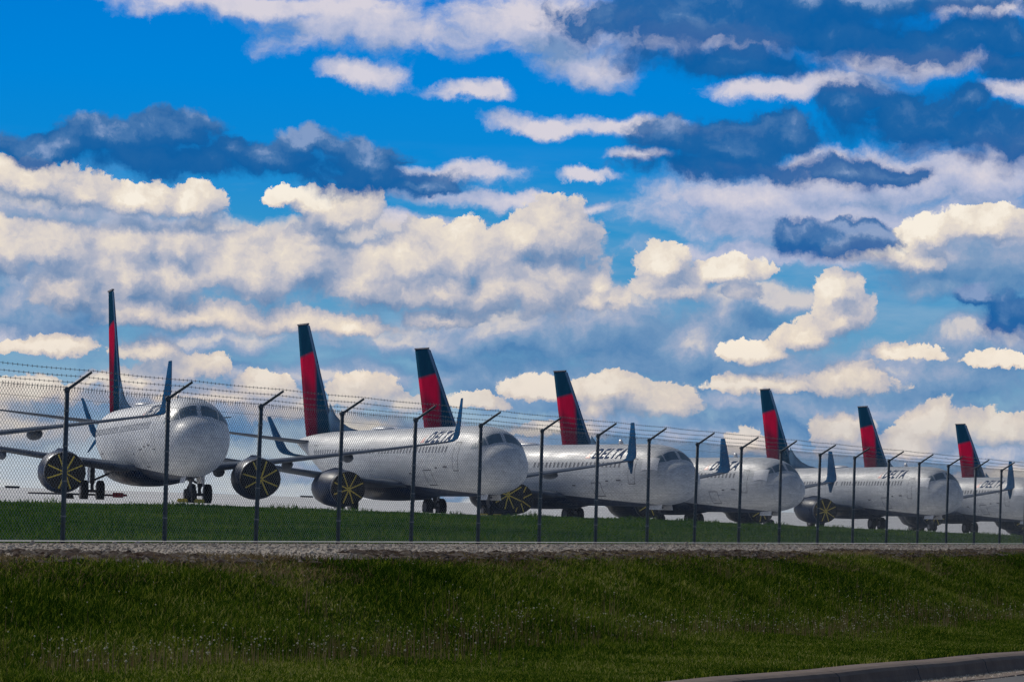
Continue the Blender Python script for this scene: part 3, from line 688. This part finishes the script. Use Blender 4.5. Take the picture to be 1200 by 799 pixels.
# yellow chocks at the nose wheels, a tow bar lying by the first aircraft
ch_lab = {1: ('yellow wheel chock left of the nose wheels of the far left airliner', 'yellow wheel chock right of the nose wheels of the far left airliner'),
          2: ('yellow wheel chock on the left of the nose gear below the centre airliner', 'yellow wheel chock on the right of the nose gear below the centre airliner')}
for i in (1, 2):
    o, h, l, g, X, Y = planes[i]
    for q in (-1, 1):
        bm = bmesh.new()
        loft(bm, [[(-.14, yy, 0), (.14, yy, 0), (.05, yy, .20), (-.05, yy, .20)] for yy in (-.22, .22)])
        tube(bm, (0, -.27, .1), (0, .27, .1), .03, .03, 8)
        c = mesh_obj('wheel_chock', bm, M['chock'])
        p = Vector((X, Y, g+LIFT))-h*3.5-l*(.45 if q > 0 else .38)*q
        c.location = p; c.rotation_euler = (0, 0, math.atan2(-h.x, h.y)+PI/2)
        tag(c, ch_lab[i][0 if q > 0 else 1], 'wheel chock', 'yellow chocks at the nose wheels')
def tow_bar(x, y, ang, lab):
    r = empty('tow_bar', (x, y, G(x, y)))
    r.rotation_euler = (0, 0, ang)
    bm = bmesh.new(); tube(bm, (-2.4, 0, .38), (2.2, 0, .38), .055, .055, 10); mesh_obj('bar', bm, M['line'], r, True)
    bm = bmesh.new(); box(bm, (2.35, 0, .40), (.55, .5, .26)); box(bm, (2.7, 0, .40), (.25, .12, .12)); mesh_obj('tow_head', bm, M['red'], r)
    for q in (-1, 1):
        bm = bmesh.new(); tube(bm, (-.2, q*.28, .2), (-.2, q*.38, .2), .2, .2, 16); mesh_obj('wheel', bm, M['rubber'], r)
    tag(r, lab, 'tow bar')
tow_bar(-23.3, 190, 0.05, 'dark tow bar with red head lying under the far left airliner')

# distant guidance signs on the far pavement
def sign(u, v, wd, lab):
    e = math.atan((VH-v+ROLL*(u-600))/FPX); D = 560.0; x = (u-600)/FPX*D; z = (VH-v+ROLL*(u-600))/FPX*D
    n = ND.x*x+ND.y*D
    g = G(x, D)+lerp(math.hypot(x, D), [0, 300, 600, 900, 3000], [0, .4, 4.1, 4.6, 4.6])
    o = empty('taxiway_sign', (x, D, g)); zz = z-g
    bm = bmesh.new(); box(bm, (0, 0, zz), (wd, .25, .50)); bmesh.ops.bevel(bm, geom=bm.edges[:], offset=.03, segments=1); mesh_obj('sign_box', bm, M['cover'], o)
    for q in (-1, 1):
        bm = bmesh.new(); tube(bm, (q*wd*.35, 0, -.1), (q*wd*.35, 0, zz-.25), .05, .05, 6); mesh_obj('leg', bm, M['white'], o)
    tag(o, lab, 'sign', 'dark signs far behind the airliners')
sign(13, 571, 2.2, 'small dark sign in the distance at the far left, left of the first covered engine')
sign(358, 582.5, 2.0, 'small dark sign in the distance beside the third covered engine from left')
sign(441, 590.5, 1.8, 'small dark sign in the distance left of the second airliner main wheels')
sign(649, 593, 1.9, 'small dark sign in the distance seen under the third airliner belly')

# ------------------------------------------------------------------ world: daylight sky and clouds, laid out by compass bearing and elevation
SUN_AZ, SUN_EL = math.radians(-42), math.radians(33)      # bearing measured from +Y toward +X
W = bpy.data.worlds.new('World'); S.world = W; W.use_nodes = True
t = NT(W.node_tree); W.node_tree.nodes.clear()
out = t.add('ShaderNodeOutputWorld')
gen = t.add('ShaderNodeTexCoord').outputs['Generated']; sp = t.add('ShaderNodeSeparateXYZ'); t.l.new(gen, sp.inputs[0])
az = t.math('ARCTAN2', sp.outputs[0], sp.outputs[1]); el = t.math('ARCSINE', sp.outputs[2])
K = FPX                                                   # work in units of 1/4200 rad
U = t.math('MULTIPLY_ADD', az, K, 600.0); Vv = t.math('MULTIPLY_ADD', el, -K, VH)
cmb = t.add('ShaderNodeCombineXYZ'); t.l.new(U, cmb.inputs[0]); t.l.new(Vv, cmb.inputs[1]); P0 = cmb.outputs[0]
def sky_pos(u, v):
    tx = (u-600+ROLL*(v-VH))/FPX; tu = (VH-v+ROLL*(u-600))/FPX
    a = math.atan(tx); e = math.atan(tu*math.cos(a)); return (600+a*K, VH-e*K)
def field_group(name, blobs, puff, puff_amp, fbm_amp, fbm_scale, soft=.25, stretch=1.0, base=1.0):
    g = bpy.data.node_groups.new(name, 'ShaderNodeTree')
    g.interface.new_socket('Vector', in_out='INPUT', socket_type='NodeSocketVector'); g.interface.new_socket('Value', in_out='OUTPUT', socket_type='NodeSocketFloat')
    q = NT(g); i = q.add('NodeGroupInput'); o = q.add('NodeGroupOutput'); p = i.outputs[0]
    acc = None
    for (u, v, ru, rv) in blobs:
        cu, cv = sky_pos(u, v)
        d = q.vec('MULTIPLY_ADD', p, (1/ru, 1/rv, 0), (-cu/ru, -cv/rv, 0))
        if base > 1: d = q.vec('MAXIMUM', d, q.vec('MULTIPLY', d, (1, base, 1)))     # flat cloud bases
        L = q.vec('LENGTH', d, out=1)
        acc = L if acc is None else q.math('SMOOTH_MIN', acc, L, soft)
    f = q.math('SUBTRACT', 1.0, acc)
    f = q.math('MAXIMUM', f, -1.2)
    if puff_amp:
        v = q.add('ShaderNodeTexVoronoi', feature='F1', voronoi_dimensions='2D'); v.inputs['Scale'].default_value = 1/puff
        v.inputs['Detail'].default_value = 3.0; v.inputs['Roughness'].default_value = .58; v.inputs['Lacunarity'].default_value = 2.3; v.normalize = True
        q.l.new(p, v.inputs['Vector'])
        f = q.math('ADD', f, q.math('MULTIPLY', q.math('SUBTRACT', .38, v.outputs['Distance']), puff_amp))
    if fbm_amp:
        pv = q.vec('MULTIPLY', p, (1/stretch, 1, 1)); n = q.noise(pv, 1/fbm_scale, 6, .62, dim='2D')
        f = q.math('ADD', f, q.math('MULTIPLY', q.math('SUBTRACT', n, .5), fbm_amp))
    q.l.new(f, o.inputs[0]); return g
def use(g, vec):
    nd = t.add('ShaderNodeGroup'); nd.node_tree = g; t.l.new(vec, nd.inputs[0]); return nd.outputs[0]
# warped position
wn = t.noise(P0, 1/95, 2, .5, out=1, dim='2D'); wn2 = t.noise(P0, 1/22, 6, .68, out=1, dim='2D')
Pc = t.vec('MULTIPLY_ADD', t.vec('SUBTRACT', wn, (.5, .5, .5)), (26, 18, 0), P0)
Pc = t.vec('MULTIPLY_ADD', t.vec('SUBTRACT', wn2, (.5, .5, .5)), (22, 20, 0), Pc)
Pw = t.vec('MULTIPLY_ADD', t.vec('SUBTRACT', wn, (.5, .5, .5)), (58, 38, 0), P0)
Pw = t.vec('MULTIPLY_ADD', t.vec('SUBTRACT', wn2, (.5, .5, .5)), (20, 18, 0), Pw)
OFF = (-15, -24, 0)
# base gradient
cols = [(0.0, srgb(0, 122, 212)), (.20, srgb(0, 132, 216)), (.33, srgb(12, 136, 212)), (.45, srgb(48, 146, 204)), (.58, srgb(88, 154, 198)), (.72, srgb(116, 164, 196)), (.84, srgb(170, 190, 206)), (.93, srgb(205, 211, 216)), (1.0, srgb(222, 220, 218))]
base = t.ramp(t.maprange(Vv, -20, 620, 0, 1), cols)
hn = t.noise(t.vec('MULTIPLY', P0, (.35, 1.6, 1)), 1/60, 5, .6, dim='2D')
base = t.mix(t.math('MULTIPLY', t.maprange(Vv, 170, 330), t.maprange(hn, .42, .68, 0, .40)), base, srgb(150, 178, 205))
# high pale layer (flat streaks)
hi = [(300, 8, 190, 20), (430, 32, 150, 34), (640, 30, 180, 42), (690, 74, 75, 30), (420, 86, 50, 20), (555, 108, 58, 14), (800, 48, 120, 22),
      (640, 150, 60, 14), (750, 150, 150, 17), (905, 108, 90, 16), (545, 206, 80, 17), (680, 205, 42, 9), (600, 236, 150, 13), (860, 235, 160, 26), (1030, 215, 170, 50), (1150, 215, 120, 60), (990, 255, 260, 34), (750, 185, 45, 10),
      (1190, 108, 60, 18), (985, 97, 80, 18), (1150, 12, 80, 22), (1080, 75, 130, 22), (1010, 300, 300, 16), (120, 262, 160, 18), (480, 262, 90, 14), (30, 395, 90, 20)]
fl_ = t.math('MULTIPLY_ADD', t.noise(P0, 1/55, 6, .66, dim='2D'), 1.0, -.5)
gh = field_group('high_cloud_field', hi, 0, 0, 1.5, 60, .3, 2.0)
fh = use(gh, Pw); ah = t.maprange(fh, -.10, .50, 0, .95, 'SMOOTHSTEP'); fh2 = use(gh, t.vec('ADD', Pw, (-8, -26, 0)))
sh = t.math('ADD', t.maprange(t.math('SUBTRACT', fh, fh2), -.75, .85), fl_, clamp=True)
ch = t.ramp(sh, [(0, srgb(120, 150, 192)), (.5, srgb(176, 184, 212)), (1, srgb(218, 212, 220))])
col = t.mix(ah, base, ch)
# grey-blue masses low in the sky
mid = [(800, 405, 150, 62), (700, 380, 120, 45), (930, 440, 130, 40), (600, 395, 130, 40), (480, 400, 130, 24), (70, 365, 130, 42), (250, 400, 120, 22), (1080, 440, 160, 42), (1160, 400, 90, 32), (1180, 300, 110, 55), (1110, 330, 90, 25), (900, 470, 260, 20), (1050, 480, 200, 22), (260, 440, 90, 20), (90, 350, 150, 60), (30, 250, 150, 28), (1090, 300, 120, 26), (880, 350, 110, 18), (360, 275, 220, 20), (560, 520, 160, 22), (700, 500, 100, 30), (620, 450, 160, 36), (400, 440, 140, 24), (980, 480, 160, 34), (200, 480, 200, 40), (500, 560, 300, 20), (1100, 540, 200, 40), (880, 520, 160, 40), (840, 370, 50, 30)]
gm = field_group('mid_cloud_field', mid, 70, .9, 1.1, 60, .35, 1.4)
fm = use(gm, Pw); am_ = t.maprange(fm, -.15, .55, 0, .92, 'SMOOTHSTEP'); fm2 = use(gm, t.vec('ADD', Pw, OFF))
sm_ = t.math('ADD', t.maprange(t.math('SUBTRACT', fm, fm2), -.60, .95), t.math('MULTIPLY', fl_, .6), clamp=True)
cm = t.ramp(sm_, [(0, srgb(78, 128, 178)), (.45, srgb(118, 152, 190)), (.75, srgb(160, 172, 198)), (1, srgb(212, 205, 204))])
col = t.mix(am_, col, cm)
# sunlit cumulus
cu = [(-20, 205, 90, 26), (30, 212, 75, 30), (95, 225, 60, 24), (150, 232, 70, 26), (220, 238, 50, 24), (370, 240, 42, 20), (400, 250, 65, 30), (330, 232, 36, 14),
      (-10, 290, 75, 36), (55, 290, 62, 30), (90, 330, 55, 40), (150, 315, 65, 46), (215, 285, 55, 34), (150, 285, 50, 26), (200, 325, 50, 40), (260, 310, 70, 36), (300, 320, 62, 44), (360, 305, 70, 42), (420, 325, 70, 44), (480, 305, 62, 36), (540, 300, 60, 34), (580, 335, 55, 40), (635, 320, 70, 56), (655, 272, 45, 38), (615, 275, 28, 22), (700, 350, 40, 18), (510, 335, 60, 36),
      (160, 362, 60, 28), (240, 366, 110, 28), (340, 374, 110, 24), (410, 378, 60, 18), (520, 372, 60, 14), (60, 405, 52, 15),
      (780, 308, 36, 24), (790, 332, 50, 26), (850, 318, 55, 20), (868, 343, 34, 12), (705, 334, 20, 14), (718, 352, 18, 10),
      (980, 340, 28, 24), (985, 368, 44, 34), (945, 390, 40, 26), (885, 410, 50, 18), (1060, 412, 44, 10),
      (180, 410, 50, 20), (205, 430, 66, 24), (140, 440, 60, 16), (425, 460, 42, 26), (310, 455, 46, 22), (470, 475, 40, 16), (720, 455, 60, 24), (760, 470, 55, 26), (700, 478, 34, 14), (1000, 447, 62, 24), (890, 450, 60, 16), (1170, 420, 50, 12),
      (990, 500, 40, 28), (1010, 520, 52, 20), (1100, 500, 60, 34), (1080, 520, 60, 22), (1180, 505, 50, 26), (880, 520, 40, 18), (870, 560, 120, 14), (40, 460, 60, 22), (20, 500, 90, 40), (90, 520, 90, 34), (1035, 290, 60, 22), (1075, 300, 40, 22), (1155, 262, 55, 24), (1085, 272, 44, 22), (330, 480, 60, 20), (200, 460, 140, 18), (640, 455, 60, 14), (440, 500, 80, 20), (320, 520, 120, 18), (1000, 560, 90, 16), (1190, 560, 80, 20), (560, 470, 40, 12), (655, 500, 60, 14)]
cu = [(u, v+rv*.25, ru*(1.12 if 255 < v < 362 and u < 730 else 1.0), rv*(1.42 if 255 < v < 362 and u < 730 else 1.15)) for u, v, ru, rv in cu if not (v > 500 and u < 700)]
gc = field_group('cumulus_field', cu, 64, 1.05, .55, 26, .20, 1.25, 1.8)
fc = use(gc, Pc); fc2 = use(gc, t.vec('ADD', Pc, (-13, -21, 0)))
dsc = t.math('SUBTRACT', fc, fc2); sc_ = t.maprange(dsc, -.70, .90); ac = t.maprange(fc, -.02, t.maprange(dsc, -.5, .25, .60, .07), 0, 1, 'SMOOTHSTEP')
big = t.noise(P0, 1/110, 6, .62, dim='2D'); sc_ = t.math('ADD', sc_, t.math('MULTIPLY_ADD', big, .7, -.35), clamp=True)
cc = t.ramp(sc_, [(0, srgb(100, 134, 176)), (.25, srgb(140, 158, 188)), (.48, srgb(182, 184, 198)), (.68, srgb(216, 208, 204)), (.85, srgb(233, 222, 208)), (1, srgb(247, 238, 224))])
warm = t.maprange(Vv, 330, 520); cc = t.mix(t.math('MULTIPLY', warm, .5), cc, t.mix(1.0, cc, (1.0, .84, .68, 1), 'MULTIPLY'))
ac = t.math('MULTIPLY', ac, t.maprange(Vv, 390, 520, 1, .62)); col = t.mix(ac, col, cc)
# dark shaded clouds nearer the camera
dk = [(60, 175, 70, 22), (130, 165, 90, 30), (210, 160, 62, 36), (200, 190, 160, 22), (270, 175, 30, 20), (330, 195, 120, 24), (360, 175, 45, 22), (430, 190, 58, 30), (440, 215, 100, 24), (500, 222, 40, 12),
      (820, 28, 190, 48), (980, 40, 220, 54), (860, 72, 150, 28), (1130, 50, 140, 46), (1010, 0, 260, 24), (1190, 75, 80, 30),
      (790, 165, 60, 28), (860, 175, 82, 38), (920, 160, 40, 34), (870, 200, 150, 22), (1000, 200, 80, 22), (1050, 205, 50, 14), (1000, 130, 56, 44), (1070, 145, 90, 46), (1150, 155, 90, 44), (1130, 120, 50, 24), (1200, 170, 60, 32),
      (935, 278, 44, 26), (975, 285, 80, 22), (1010, 272, 50, 18), (1185, 375, 48, 34), (1150, 350, 30, 20)]
gd = field_group('dark_cloud_field', dk, 60, .65, .8, 36, .28, 1.4)
fd = use(gd, Pw); fd2 = use(gd, t.vec('ADD', Pw, (-6, -26, 0)))
dsd = t.math('SUBTRACT', fd, fd2); sd = t.math('ADD', t.maprange(dsd, -.15, 1.10), t.math('MULTIPLY', fl_, .7), clamp=True); ad = t.maprange(fd, -.05, t.maprange(dsd, -.3, .5, .75, .30), 0, .95, 'SMOOTHSTEP')
cd = t.ramp(sd, [(0, srgb(14, 92, 160)), (.45, srgb(32, 98, 162)), (.75, srgb(72, 118, 172)), (1, srgb(132, 156, 196))])
col = t.mix(ad, col, cd)
# rest of the sky (outside the mapped bearings): broken cloud
gn = t.noise(gen, 3.2, 8, .6); outside = t.math('MAXIMUM', t.maprange(t.math('ABSOLUTE', t.math('SUBTRACT', U, 600.0)), 640, 900), t.maprange(Vv, -10, -160))
cl2 = t.mix(t.maprange(gn, .42, .62), srgb(20, 110, 190), srgb(165, 172, 190))
fake = t.mix(t.math('MULTIPLY', outside, 1.0), col, cl2)
bg1 = t.add('ShaderNodeBackground'); t.l.new(fake, bg1.inputs[0]); bg1.inputs[1].default_value = 1.0
sky = t.add('ShaderNodeTexSky', sky_type='NISHITA'); sky.sun_disc = False; sky.sun_elevation = SUN_EL; sky.sun_rotation = SUN_AZ
bg2 = t.add('ShaderNodeBackground'); t.l.new(sky.outputs[0], bg2.inputs[0]); bg2.inputs[1].default_value = .08
mx = t.add('ShaderNodeMixShader'); t.l.new(t.maprange(Vv, -150, -900, 0, 1), mx.inputs[0]); t.l.new(bg1.outputs[0], mx.inputs[1]); t.l.new(bg2.outputs[0], mx.inputs[2])
t.l.new(mx.outputs[0], out.inputs[0])
W.cycles.sampling_method = 'MANUAL'; W.cycles.sample_map_resolution = 512

sl = bpy.data.lights.new('sun', 'SUN'); sl.energy = 2.6; sl.angle = math.radians(.53); sl.color = (1, .94, .84)
so = bpy.data.objects.new('sun', sl); COL.objects.link(so)
sd_ = Vector((math.sin(SUN_AZ)*math.cos(SUN_EL), math.cos(SUN_AZ)*math.cos(SUN_EL), math.sin(SUN_EL)))
so.rotation_euler = sd_.to_track_quat('Z', 'Y').to_euler()

cam = bpy.data.cameras.new('camera'); co = bpy.data.objects.new('camera', cam); COL.objects.link(co)
cam.sensor_width = 36; cam.lens = FPX/1200*36; cam.shift_y = (VH-399.5)/1200; cam.clip_end = 12000; cam.clip_start = .5
co.matrix_world = Matrix.Rotation(PI/2, 4, 'X') @ Matrix.Rotation(ROLL, 4, 'Z')
S.camera = co
S.view_settings.view_transform = 'Standard'; S.view_settings.look = 'None'; S.view_settings.exposure = 0; S.view_settings.gamma = 1

S.cycles.use_adaptive_sampling = True; S.cycles.adaptive_threshold = .02; S.cycles.adaptive_min_samples = 12
S.cycles.max_bounces = 5; S.cycles.diffuse_bounces = 2; S.cycles.glossy_bounces = 2; S.cycles.transmission_bounces = 2
S.cycles.use_denoising = True; S.cycles.denoiser = 'OPENIMAGEDENOISE'
S.cycles.caustics_reflective = False; S.cycles.caustics_refractive = False
